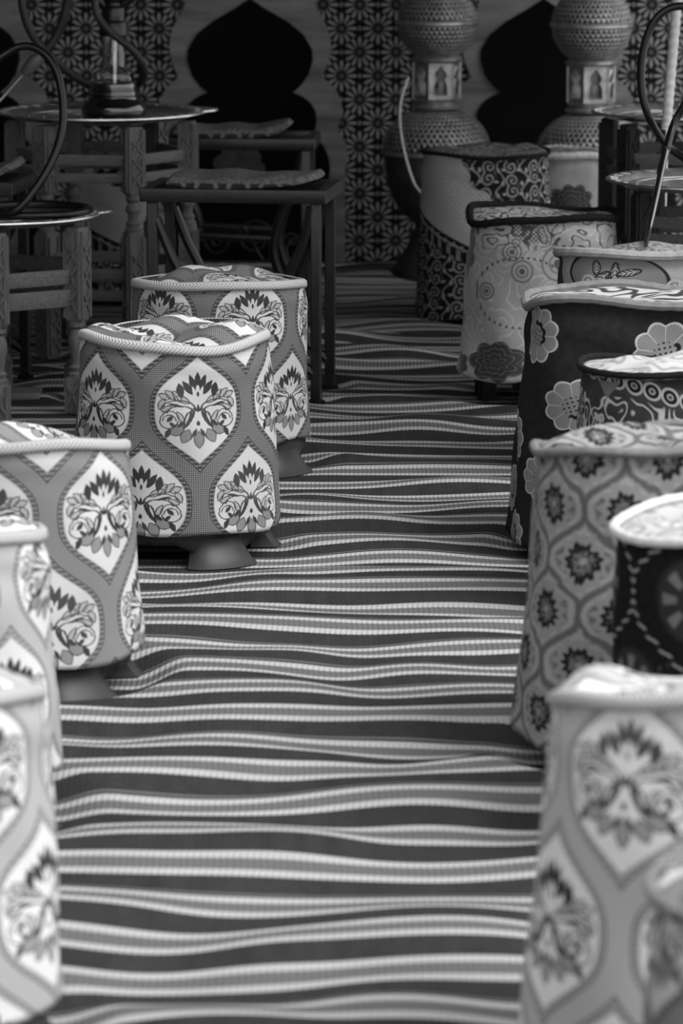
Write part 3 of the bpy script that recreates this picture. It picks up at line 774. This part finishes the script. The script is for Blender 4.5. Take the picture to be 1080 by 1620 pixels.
def tray_table(cx, cy, H, R, rleg, ph, label, group, handle=None, n=6, mat='pale_wood', sz=.042, tray='tray_metal', up=.5, lo=.28, rails=((.84, .030), (.765, .026), (.36, .032), (.27, .030))):
    root = thing('tray_table', label, 'table', (cx, cy, 0), 0, group)
    P = [(rleg*math.cos(R_(ph)+TAU*k/n), rleg*math.sin(R_(ph)+TAU*k/n)) for k in range(n)]
    LEGS.extend([(cx+x, cy+y) for x, y in P])
    for k, (x, y) in enumerate(P): carved_leg(root, x, y, H-.012, math.atan2(y, x)+PI/2, sz, mat, up, lo)
    for k in range(n):
        x0, y0 = P[k]; x1, y1 = P[(k+1) % n]; a = math.atan2(y1-y0, x1-x0); L = math.hypot(x1-x0, y1-y0)-sz*.85; M = Matrix.Rotation(a, 3, 'Z')
        for z, hh in [(H*q, h_) for q, h_ in rails]:
            m = MB(); m.box(((x0+x1)/2, (y0+y1)/2, z), (L, .018, hh), M, .003); m.build('rail', 'rail_wood', root, angle=35)
    tray_mesh(root, R, H-.004, handle=handle, pxm=tray)
    return root
GT = 'round metal trays on carved wooden stands'
T1 = at(160, 183, .665); t1z = .665
tray_table(T1.x, T1.y, t1z, .295, .245, -66, 'tray table on carved turned legs at upper left with the glass hookah on it', GT, handle=R_(8), sz=.048, up=.71, lo=.55)
T2 = at(-4, 345, .492); t2z = .492
tray_table(T2.x, T2.y, t2z, .265, .232, -26, 'lower tray table at the left edge with a coiled black hose on its tray', GT, handle=R_(12), sz=.050, up=.50, lo=.2, rails=((.72, .038), (.61, .044)))
T3 = at(1085, 183, .665)
tray_table(T3.x, T3.y, .665, .27, .225, -140, 'taller tray table with near-black carved legs in front of the right lantern', GT, mat='dark_wood')
T4 = at(1130, 291, .56)
tray_table(T4.x, T4.y, .56, .285, .205, -160, 'shorter shiny tray table at the right edge behind the paisley stool', GT, mat='dark_wood')

# ------------------------------------------------------------------ black metal stools with cushions
def spiral(c, r0, turns, ax=1, start=0.0, n=40):
    out = []
    for k in range(n+1):
        t = k/n; r = r0*(1-.88*t); a = start+TAU*turns*t*ax; out.append((c[0]+r*math.cos(a), c[1], c[2]+r*math.sin(a)))
    return out
def metal_stool(fr, rz, Wd, Dp, H, label, group):
    root = thing('metal_stool', label, 'stool', (fr[0], fr[1], 0), rz, group)      # origin: foot of the front right leg
    t = .027
    def leg(x, y):
        LEGS.append((fr[0]+x*math.cos(rz)-y*math.sin(rz), fr[1]+x*math.sin(rz)+y*math.cos(rz)))
        m = MB(); m.box((x, y, (H-.034)/2+.003), (t, t, H-.040), None, .003); o = m.build('leg', 'iron_tube', root, angle=30)
        m = MB(); m.lathe([(.024, 0), (.024, .005), (.018, .009)], 16, (x, y, 0)); m.build('foot_cap', 'hose_black', o)
    for x in (0, -Wd):
        for y in (0, Dp): leg(x, y)
    m = MB(); e = .02
    m.box((-Wd/2, -e/2, H-.017), (Wd+.06, .032, .034), None, .003); m.box((-Wd/2, Dp+e/2, H-.017), (Wd+.06, .032, .034), None, .003)
    m.box((.015, Dp/2, H-.017), (.03, Dp-.012, .034), None, .003); m.box((-Wd-.015, Dp/2, H-.017), (.03, Dp-.012, .034), None, .003)
    m.build('seat_frame', 'iron_tube', root, angle=30)
    for k in range(5):
        m = MB(); m.box((-Wd/2, Dp*(.14+.18*k), H-.014), (Wd-.002, .018, .006)); m.build('slat', 'black_metal', root, smooth=False)
    # curved braces springing from the legs to the stretchers
    for y in (0, Dp):
        m = MB(); m.tube(smooth_path([(-Wd+.01, y, H*.86), (-Wd+.045, y, H*.70), (-Wd+.085, y, H*.55), (-Wd+.10, y, H*.40)], 8), .013, 8)
        m.build('brace', 'black_metal', root)
        m = MB(); m.tube(smooth_path([(-.01, y, H*.92), (-.03, y, H*.76), (-.075, y, H*.58), (-.095, y, H*.40), (-.06, y, H*.22), (-.008, y, H*.14)], 8), .015, 8)
        m.build('brace', 'black_metal', root)
        m = MB(); m.tube([(-Wd+.095, y, H*.48), (-.09, y, H*.46)], .012, 8); m.build('stretcher', 'black_metal', root)
    m = MB(); m.tube(smooth_path([(-.008, -.004, H*.50), (-.055, -.012, H*.42), (-.035, -.014, H*.30), (-.012, -.012, H*.22)], 8), .004, 6)
    m.tube(spiral((-.040, -.012, H*.215), .030, 1.6, 1, 0), .0038, 6); m.tube(spiral((-.040, -.012, H*.46), .022, 1.4, -1, PI), .0038, 6); m.build('scroll', 'black_metal', root)
    m = MB(); m.tube(spiral((-.17, Dp-.002, H*.42), .055, 2.2, 1, .4), .0045, 6); m.tube(spiral((-Wd+.14, Dp-.002, H*.40), .05, 2.0, -1, 2.4), .0045, 6); m.build('scroll', 'black_metal', root)
    m = MB(); m.tube(smooth_path([(-Wd*.42, .01, H*.44), (-Wd*.40, .004, H*.49), (-Wd*.435, 0, H*.53), (-Wd*.46, .004, H*.50), (-Wd*.44, .008, H*.47)], 6), .0032, 6)
    m.tube(smooth_path([(-Wd*.36, 0, H*.44), (-Wd*.32, -.004, H*.38), (-Wd*.28, -.006, H*.345), (-Wd*.25, -.004, H*.36), (-Wd*.255, -.002, H*.39)], 6), .0032, 6); m.build('hook', 'iron_tube', root)
    return root
def cushion(loc, rz, Wd, Dp, label, seed, curl=.012):
    rs = np.random.RandomState(seed); vs = []; fs = []; nx, ny = 44, 26
    a1, a2, a3 = rs.uniform(0, TAU, 3)
    def f(u, v, top):
        ex = 1-abs(u)**7; ey = 1-abs(v)**7; e = max(0, ex*ey)**.35
        base = curl*(max(0, u)**4)*1.6+curl*.5*max(0, -u)**4+.0035*math.sin(3*u+a1)*math.sin(2*v+a2)
        rnd = 1-.06*(u*u*v*v)
        return (u*Wd/2*rnd, v*Dp/2*rnd, (.006+base) if not top else .006+base+.006+.020*e+.0025*math.sin(9*u+a3)*e)
    for top in (0, 1):
        for j in range(ny+1):
            for i in range(nx+1): vs.append(f(2*i/nx-1, 2*j/ny-1, top))
    M_ = (nx+1)*(ny+1)
    for j in range(ny):
        for i in range(nx):
            q = j*(nx+1)+i; fs.append((q+1, q, q+nx+1, q+nx+2)); q += M_; fs.append((q, q+1, q+nx+2, q+nx+1))
    rim_ = [i for i in range(nx)]+[nx+j*(nx+1) for j in range(ny)]+[ny*(nx+1)+nx-i for i in range(nx)]+[(ny-j)*(nx+1) for j in range(ny)]
    for k in range(len(rim_)): a = rim_[k]; b = rim_[(k+1) % len(rim_)]; fs.append((a, b, M_+b, M_+a))
    m = MB(); m.add(vs, fs); root = thing('seat_cushion', label, 'cushion', loc, rz, 'thin cushions on the metal stools')
    o = m.build('pad', 'cushion_cloth', root, angle=180)
    P = [Vector(vs[M_+k]) for k in rim_]; P = [p-Vector((0, 0, .004)) for p in P]
    m = MB(); m.tube(P, .0035, 6, closed=True); m.build('seam_piping', 'cushion_cloth', o)
    return root
GM = 'black metal stools'
SH = .556; rzA = R_(-7.5)
def seat_pos(fr, rz, x, y, z): return (fr[0]+x*math.cos(rz)-y*math.sin(rz), fr[1]+x*math.sin(rz)+y*math.cos(rz), z)
A = at(500, 637); metal_stool(A, rzA, .43, .27, SH, 'black metal stool with curved braces in front, carrying a patterned cushion', GM)
cushion(seat_pos(A, rzA, -.205, .14, SH-.004), rzA, .40, .26, 'thin cushion with a floral edge on the nearer black metal stool', 2)
B = at(483, 218, SH); B = Vector((B.x, B.y-.02, 0)); metal_stool(B, R_(-3), .43, .25, SH, 'black metal stool farther back before the wall arch, with a scroll', GM)
cushion(seat_pos(B, 0, -.22, .12, SH-.004), 0, .36, .23, 'thin shiny edged cushion on the back metal stool', 5, .02)
Cc = at(10, 618); metal_stool(Cc, rzA, .43, .25, SH, 'black metal stool mostly outside the left edge behind the coiled hose', GM)
cushion(seat_pos(Cc, rzA, -.17, .12, SH-.004), rzA, .38, .22, 'thin dark cushion cut by the left edge', 8, .02)

# rugs, now that the feet are known
r1 = rug_mesh('woven_rug', -1.75, 1.75, 3.0, 12.04, .015, .010, -.003, 340, 'striped_rug', 11); tag(r1, 'long rumpled rug with cream and dark stripes running across the aisle', 'rug')
r2 = rug_mesh('woven_rug', -1.9, 1.9, 11.95, 13.66, .02, .009, -.007, 40, 'far_rug', 4); tag(r2, 'dim striped rug under the lanterns at the foot of the wall', 'rug')
m = MB(); pb = at(0, 640); m.box((-1.30, 10.69, .012), (1.02, .12, .020), None, .004); o = m.build('board', 'board_wood', angle=30); tag(o, 'bare wooden board lying on the rug at the left edge', 'board')

# ------------------------------------------------------------------ pierced lanterns
def pierced(m, prof, n, rows, hole=.37, wob=0.0):
    """prof(t) -> (r, z); cells with a lozenge hole each, rows staggered."""
    vs = []; fs = []
    P = lambda t, a: (prof(t)[0]*math.cos(a), prof(t)[0]*math.sin(a), prof(t)[1])
    for j in range(rows):
        for i in range(n):
            o = .5*(j % 2); a0 = TAU*(i+o)/n; a1 = TAU*(i+1+o)/n; t0 = j/rows; t1 = (j+1)/rows; am = (a0+a1)/2; tm = (t0+t1)/2
            b = len(vs)
            vs += [P(t0, a0), P(t0, am), P(t0, a1), P(tm, a1), P(t1, a1), P(t1, am), P(t1, a0), P(tm, a0)]
            h = hole; vs += [P(tm-(t1-t0)*h*1.25, am), P(tm, am+(a1-a0)*h), P(tm+(t1-t0)*h*1.25, am), P(tm, am-(a1-a0)*h)]
            fs += [(b, b+1, b+8), (b+1, b+2, b+9, b+8), (b+2, b+3, b+9), (b+3, b+4, b+9), (b+4, b+5, b+10, b+9)[:5], (b+5, b+6, b+11, b+10), (b+6, b+7, b+11), (b+7, b, b+8, b+11)]
    return m.add(vs, fs)
def lantern(loc, label):
    root = thing('pierced_lantern', label, 'lantern', loc, R_(10), 'tall pierced brass floor lanterns'); root.scale = (.93, .93, .93)
    # heights measured from the floor
    zf = .0
    m = MB(); m.lathe([(.165, 0), (.165, .012), (.15, .03), (.105, .10), (.088, .14), (.095, .15), (.088, .16), (.07, .165)], 48); m.build('foot', 'brass_dark', root)
    m = MB(); m.lathe([(.06, .16), (.075, .19), (.13, .23), (.172, .32), (.188, .43)], 48, cap=False); m.build('bowl', 'brass_dark', root, solid=.002)
    m = MB(); m.lathe([(.188, .425), (.195, .431), (.195, .438), (.188, .444)], 64, cap=False); m.build('band', 'brass', root, solid=.002)
    def dome(t): a = t*R_(74); return (.19*math.cos(a)*1.0, .444+.152*math.sin(a))
    m = MB(); m.lathe([(.175*math.cos(R_(a)), .444+.138*math.sin(R_(a))) for a in range(0, 80, 8)], 40, cap=False); m.build('shade_shell', 'niche_cloth', root, solid=.002)  # added black shell, stands in for the shade behind the pierced holes
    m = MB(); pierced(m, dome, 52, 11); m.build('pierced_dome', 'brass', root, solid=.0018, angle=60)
    m = MB(); m.lathe([(.054, .588), (.088, .590), (.090, .598), (.078, .606), (.082, .614), (.070, .622)], 48); m.build('collar', 'brass', root)
    # neck: eight panels, each with a keyhole arch window
    m = MB(); Rn = .072; z0, z1 = .622, .748; n8 = 6; hw = Rn*math.tan(PI/n8)
    def keyhole():
        pts = []; 
        for (x, z) in [(.0, .108), (.006, .098), (.012, .088), (.0135, .078), (.011, .070), (.0075, .066), (.0125, .058), (.0150, .048), (.0150, .030), (.0150, .018), (.0075, .018)]: pts.append((x*1.45, (z-.06)*1.12+.063))
        return pts+[(0, pts[-1][1])]+[(-x, z) for x, z in reversed(pts[1:])]
    kh = keyhole(); hgt = z1-z0
    for k in range(n8):
        a = TAU*(k+.5)/n8; er = Vector((math.cos(a), math.sin(a), 0)); et = Vector((-math.sin(a), math.cos(a), 0)); N = len(kh); vs = []
        for (x, z) in kh:
            dx, dz = x, z-hgt/2; s_ = 1/max(abs(dx)/hw, abs(dz)/(hgt/2), 1e-6); ox, oz = dx*s_, dz*s_
            vs.append(er*Rn+et*x+Vector((0, 0, z0+z))); vs.append(er*Rn+et*ox+Vector((0, 0, z0+hgt/2+oz)))
        # snap nearest outer points to the rectangle corners
        for cx, cz in ((hw, hgt/2), (hw, -hgt/2), (-hw, hgt/2), (-hw, -hgt/2)):
            tgt = er*Rn+et*cx+Vector((0, 0, z0+hgt/2+cz)); best = min(range(N), key=lambda i: (vs[2*i+1]-tgt).length); vs[2*best+1] = tgt
        fs = [(2*i, 2*i+1, 2*((i+1) % N)+1, 2*((i+1) % N)) for i in range(N)]; m.add(vs, fs)
        c = er*(Rn+.001)
        m.tube([er*(Rn+.001)+et*x+Vector((0, 0, z0+z)) for x, z in kh], .0016, 4, closed=True)
        ce = (er+et*math.tan(PI/n8))*(Rn+.0005); m.tube([ce+Vector((0, 0, z0)), ce+Vector((0, 0, z1))], .0032, 6)
    m.build('arched_neck', 'brass', root, angle=30)
    m = MB(); m.lathe([(.060, z1), (.085, z1+.002), (.092, z1+.010), (.084, z1+.020), (.070, z1+.024)], 48); m.build('collar', 'brass', root)
    zs = z1+.022; Rs = .139; ze = zs+.118
    def lower(t): a = R_(-58)*(1-t)+R_(-4)*t; return (Rs*math.cos(a), ze+Rs*math.sin(a)*1.0)
    def upper(t): a = R_(4)*(1-t)+R_(62)*t; return (Rs*math.cos(a), ze+Rs*math.sin(a))
    m = MB(); m.lathe([((Rs-.014)*math.cos(R_(a)), ze+(Rs-.014)*math.sin(R_(a))) for a in range(-56, 62, 8)], 40, cap=False); m.build('shade_shell', 'niche_cloth', root, solid=.002)  # same added black shell inside the globe, darkens its holes
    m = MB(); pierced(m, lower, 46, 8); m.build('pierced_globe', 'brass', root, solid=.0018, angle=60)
    m = MB(); m.lathe([(Rs, ze-.011), (Rs+.006, ze-.004), (Rs+.006, ze+.004), (Rs, ze+.011)], 64, cap=False); m.build('band', 'brass', root, solid=.002)
    m = MB(); pierced(m, upper, 46, 8); m.build('pierced_globe', 'brass', root, solid=.0018, angle=60)
    zt = ze+Rs*math.sin(R_(62))
    m = MB(); m.lathe([(.066, zt), (.074, zt+.008), (.05, zt+.02), (.042, zt+.07), (.055, zt+.08), (.03, zt+.12), (.008, zt+.17), (.004, zt+.2)], 40); m.build('finial', 'brass', root)
    return root
L1 = ay(690, 300, 13.38)
lantern((L1.x, 13.38, 0), 'left pierced brass lantern standing behind the sackcloth stool, a white cord hanging over it')
L2 = ay(933, 300, 13.22)
lantern((L2.x, 13.22, 0), 'right pierced brass lantern with the bright highlight behind the dark-legged tray table')
m = MB(); m.tube(smooth_path([ay(646, 122, 13.17), ay(634, 160, 13.15), ay(633, 200, 13.13), ay(642, 250, 13.12), ay(655, 290, 13.1), ay(668, 312, 13.05), ay(672, 360, 13.0)], 10), .0035, 6)
o = m.build('cord', 'piping_white'); tag(o, 'thin white cord hanging in front of the left lantern', 'cord')
# cloth-wrapped pole
m = MB(); root = thing('tent_pole', 'pale rope-wrapped pole slanting down behind the right tray', 'pole', tuple(Vector((ay(1046, 400, 11.2).x, 11.2, 0))))
b0 = Vector(root.location); pts = [ay(1080, -60, 11.2), ay(1071, 0, 11.2), ay(1053, 205, 11.2)]
P = smooth_path([p-b0 for p in pts], 60); m.tube(P, [.0148 if (i % 4) < 2 else .0132 for i in range(len(P))], 12); m.build('rope_wrapping', 'white_rope', root)
m = MB(); m.tube([ay(1054, 195, 11.2)-b0, ay(1049, 370, 11.2)-b0, Vector((0, 0, 0))], .007, 10); m.build('tube', 'steel', root)

# ------------------------------------------------------------------ hookah on the upper left tray
HB = ay(182, 188, T1.y+.0); hk = thing('hookah', 'glass hookah with clear neck and dark bell base on the upper left tray', 'hookah', (HB.x, T1.y-.04, t1z+.0005))
m = MB(); m.lathe([(.080, 0), (.091, .006), (.094, .022), (.088, .038), (.074, .050), (.072, .056)], 64, cap=True); m.build('dark_base', 'dark_glass', hk, angle=60)
prof = [(.072, .056), (.076, .061), (.070, .066), (.070, .071), (.074, .077), (.067, .084), (.064, .092), (.066, .097), (.056, .103), (.057, .118), (.055, .126), (.038, .137), (.034, .142), (.033, .18), (.032, .186), (.030, .19), (.030, .23)]
m = MB(); m.lathe(prof+[(r-.0035, z) for r, z in reversed(prof)], 64, cap=False); m.build('glass_neck', 'clear_glass', hk, angle=60)
m = MB(); m.lathe([(.0665, .0565), (.0665, .0568), (.06, .095), (.05, .098)], 48); m.build('dark_water', 'dark_glass', hk)
m = MB(); m.lathe([(.009, .06), (.009, .232)], 16); m.build('down_stem', 'steel', hk)
m = MB(); m.lathe([(.036, .226), (.040, .230), (.040, .262), (.036, .268), (.033, .272), (.033, .305), (.026, .312), (.026, .32), (.02, .325), (.024, .335), (.024, .36), (.014, .37), (.014, .42), (.022, .43), (.022, .44), (.012, .45), (.012, .52)], 40); m.build('metal_stem', 'black_metal', hk)
m = MB(); m.lathe([(.012, .52), (.10, .522), (.104, .53), (.10, .534), (.012, .53)], 48); m.build('ash_plate', 'steel', hk)
m = MB(); m.lathe([(.014, .534), (.02, .56), (.035, .59), (.038, .61), (.03, .612)], 32); m.build('clay_bowl', 'plastic_brown', hk)
for sx in (-1, 1):
    m = MB(); a = Vector((sx*.018, -.004, .305)); b = Vector((sx*.052, -.01, .338)); m.tube([a, a.lerp(b, .3), a.lerp(b, .35), b], [.010, .010, .014, .015], 14); m.build('hose_port', 'black_metal', hk)
yh = T1.y-.04
def ribbed(P, r, n=10, per=.0045):
    pts = smooth_path(P, 40); out = [pts[0]]; acc = 0
    for a, b in zip(pts, pts[1:]):
        d = (b-a).length; acc += d
        if acc >= per/2: out.append(b); acc = 0
    return out, [r*(1.0 if i % 2 else .84) for i in range(len(out))]
P = [ay(166, -40, yh-.08), ay(152, -12, yh-.09), ay(153, 22, yh-.10), ay(176, 52, yh-.10), ay(208, 78, yh-.09), ay(226, 104, yh-.05), ay(225, 126, yh+.03), ay(205, 142, yh+.09), ay(175, 145, yh+.11), ay(145, 137, yh+.08), ay(118, 122, yh+.05), ay(90, 98, yh+.02), ay(62, 72, yh), ay(43, 40, yh-.02), ay(34, 0, yh-.03), ay(33, -40, yh-.03)]
pp, rr_ = ribbed(P, .0118); m = MB(); m.tube(pp, rr_, 10); o = m.build('hookah_hose', 'hose_ribbed', angle=180); tag(o, 'ribbed dark hose crossing the glass hookah and wrapping behind it', 'hose', 'hookah hoses')
P = [ay(125, -30, yh+.05), ay(108, 0, yh+.05), ay(100, 32, yh+.05), ay(86, 62, yh+.05), ay(68, 84, yh+.04), ay(58, 96, yh+.02)]
pp, rr_ = ribbed(P, .0138); m = MB(); m.tube(pp, rr_, 10); o = m.build('hookah_hose', 'hose_ribbed', angle=180); tag(o, 'short ribbed hose hanging behind the smooth loop, ending in a pipe handle', 'hose', 'hookah hoses')
root = thing('hose_handle', 'pipe handle with a grey grip and thin glass tube at the upper left edge', 'pipe', tuple(ay(56, 96, yh)))
b0 = Vector(root.location); m = MB(); m.tube([ay(64, 88, yh)-b0, ay(56, 96, yh)-b0, ay(42, 112, yh)-b0, ay(36, 118, yh)-b0], [.014, .020, .018, .008], 16); m.build('grip', 'ash_plastic', root)
m = MB(); m.tube([ay(40, 114, yh)-b0, ay(0, 158, yh)-b0, ay(-30, 190, yh)-b0], .005, 12); m.build('tube', 'steel', root)
# smooth hose: coil on the lower tray, then a tall loop
yc = T2.y; zc = t2z+.0165
cc = at(48, 341, t2z); Rc = .158
P = []
for k in range(0, 34): a = -2.4+TAU*k/30; P.append(Vector((cc.x+Rc*math.cos(a), yc-.005+Rc*.92*math.sin(a), zc+.005+(k > 24)*.004*(k-24)*.35)))
yq = P[-1].y
P = P[:32]+[ay(22, 335, yc-.16), ay(58, 296, yc-.14), ay(84, 250, yc-.11), ay(98, 205, yc-.08), ay(99, 160, yc-.06), ay(90, 115, yc-.04), ay(70, 85, yc-.03), ay(42, 73, yc-.02), ay(14, 82, yc-.02), ay(-20, 112, yc-.03), ay(-60, 190, yc-.05), ay(-75, 330, yc-.06)]
sp = smooth_path(P, 6); m = MB(); m.tube(sp, .0105, 12); o = m.build('hookah_hose', 'hose_black', angle=180); tag(o, 'smooth black hose coiled on the lower left tray and rising in a tall loop', 'hose', 'hookah hoses')
# right side: loop hose and a long mouthpiece resting on the paisley stool
yr = 10.2
P = [ay(1130, 40, yr), ay(1100, 16, yr), ay(1072, 10, yr), ay(1045, 22, yr), ay(1026, 50, yr), ay(1015, 92, yr), ay(1014, 138, yr), ay(1024, 180, yr), ay(1042, 214, yr+.03), ay(1064, 238, yr+.03), ay(1100, 262, yr), ay(1150, 290, yr)]
m = MB(); m.tube(smooth_path(P, 12), .0098, 12); o = m.build('hookah_hose', 'hose_black', angle=180); tag(o, 'smooth black hose looping at the upper right edge', 'hose', 'hookah hoses')
tip = at(1021, 388, .530)
root = thing('hose_handle', 'long glossy black mouthpiece resting its tip on the paisley stool', 'pipe', tuple(tip)); b0 = tip
m = MB(); m.tube(smooth_path([ay(1120, 120, 10.2)-b0, ay(1088, 158, 10.2)-b0, ay(1066, 195, 10.2)-b0, ay(1054, 235, 10.15)-b0, ay(1044, 275, 10.1)-b0], 10), .0095, 12); m.build('hose_end', 'hose_black', root, angle=180)
m = MB(); m.tube([ay(1053, 235, 10.15)-b0, ay(1030, 345, 9.9)-b0, Vector((0, 0, 0))], [.0085, .0075, .0055], 12); m.build('tube', 'dark_glass', root)
m = MB(); m.tube([ay(1054, 231, 10.15)-b0, ay(1052.5, 239, 10.15)-b0], .0118, 12); m.build('clamp_ring', 'black_metal', root)
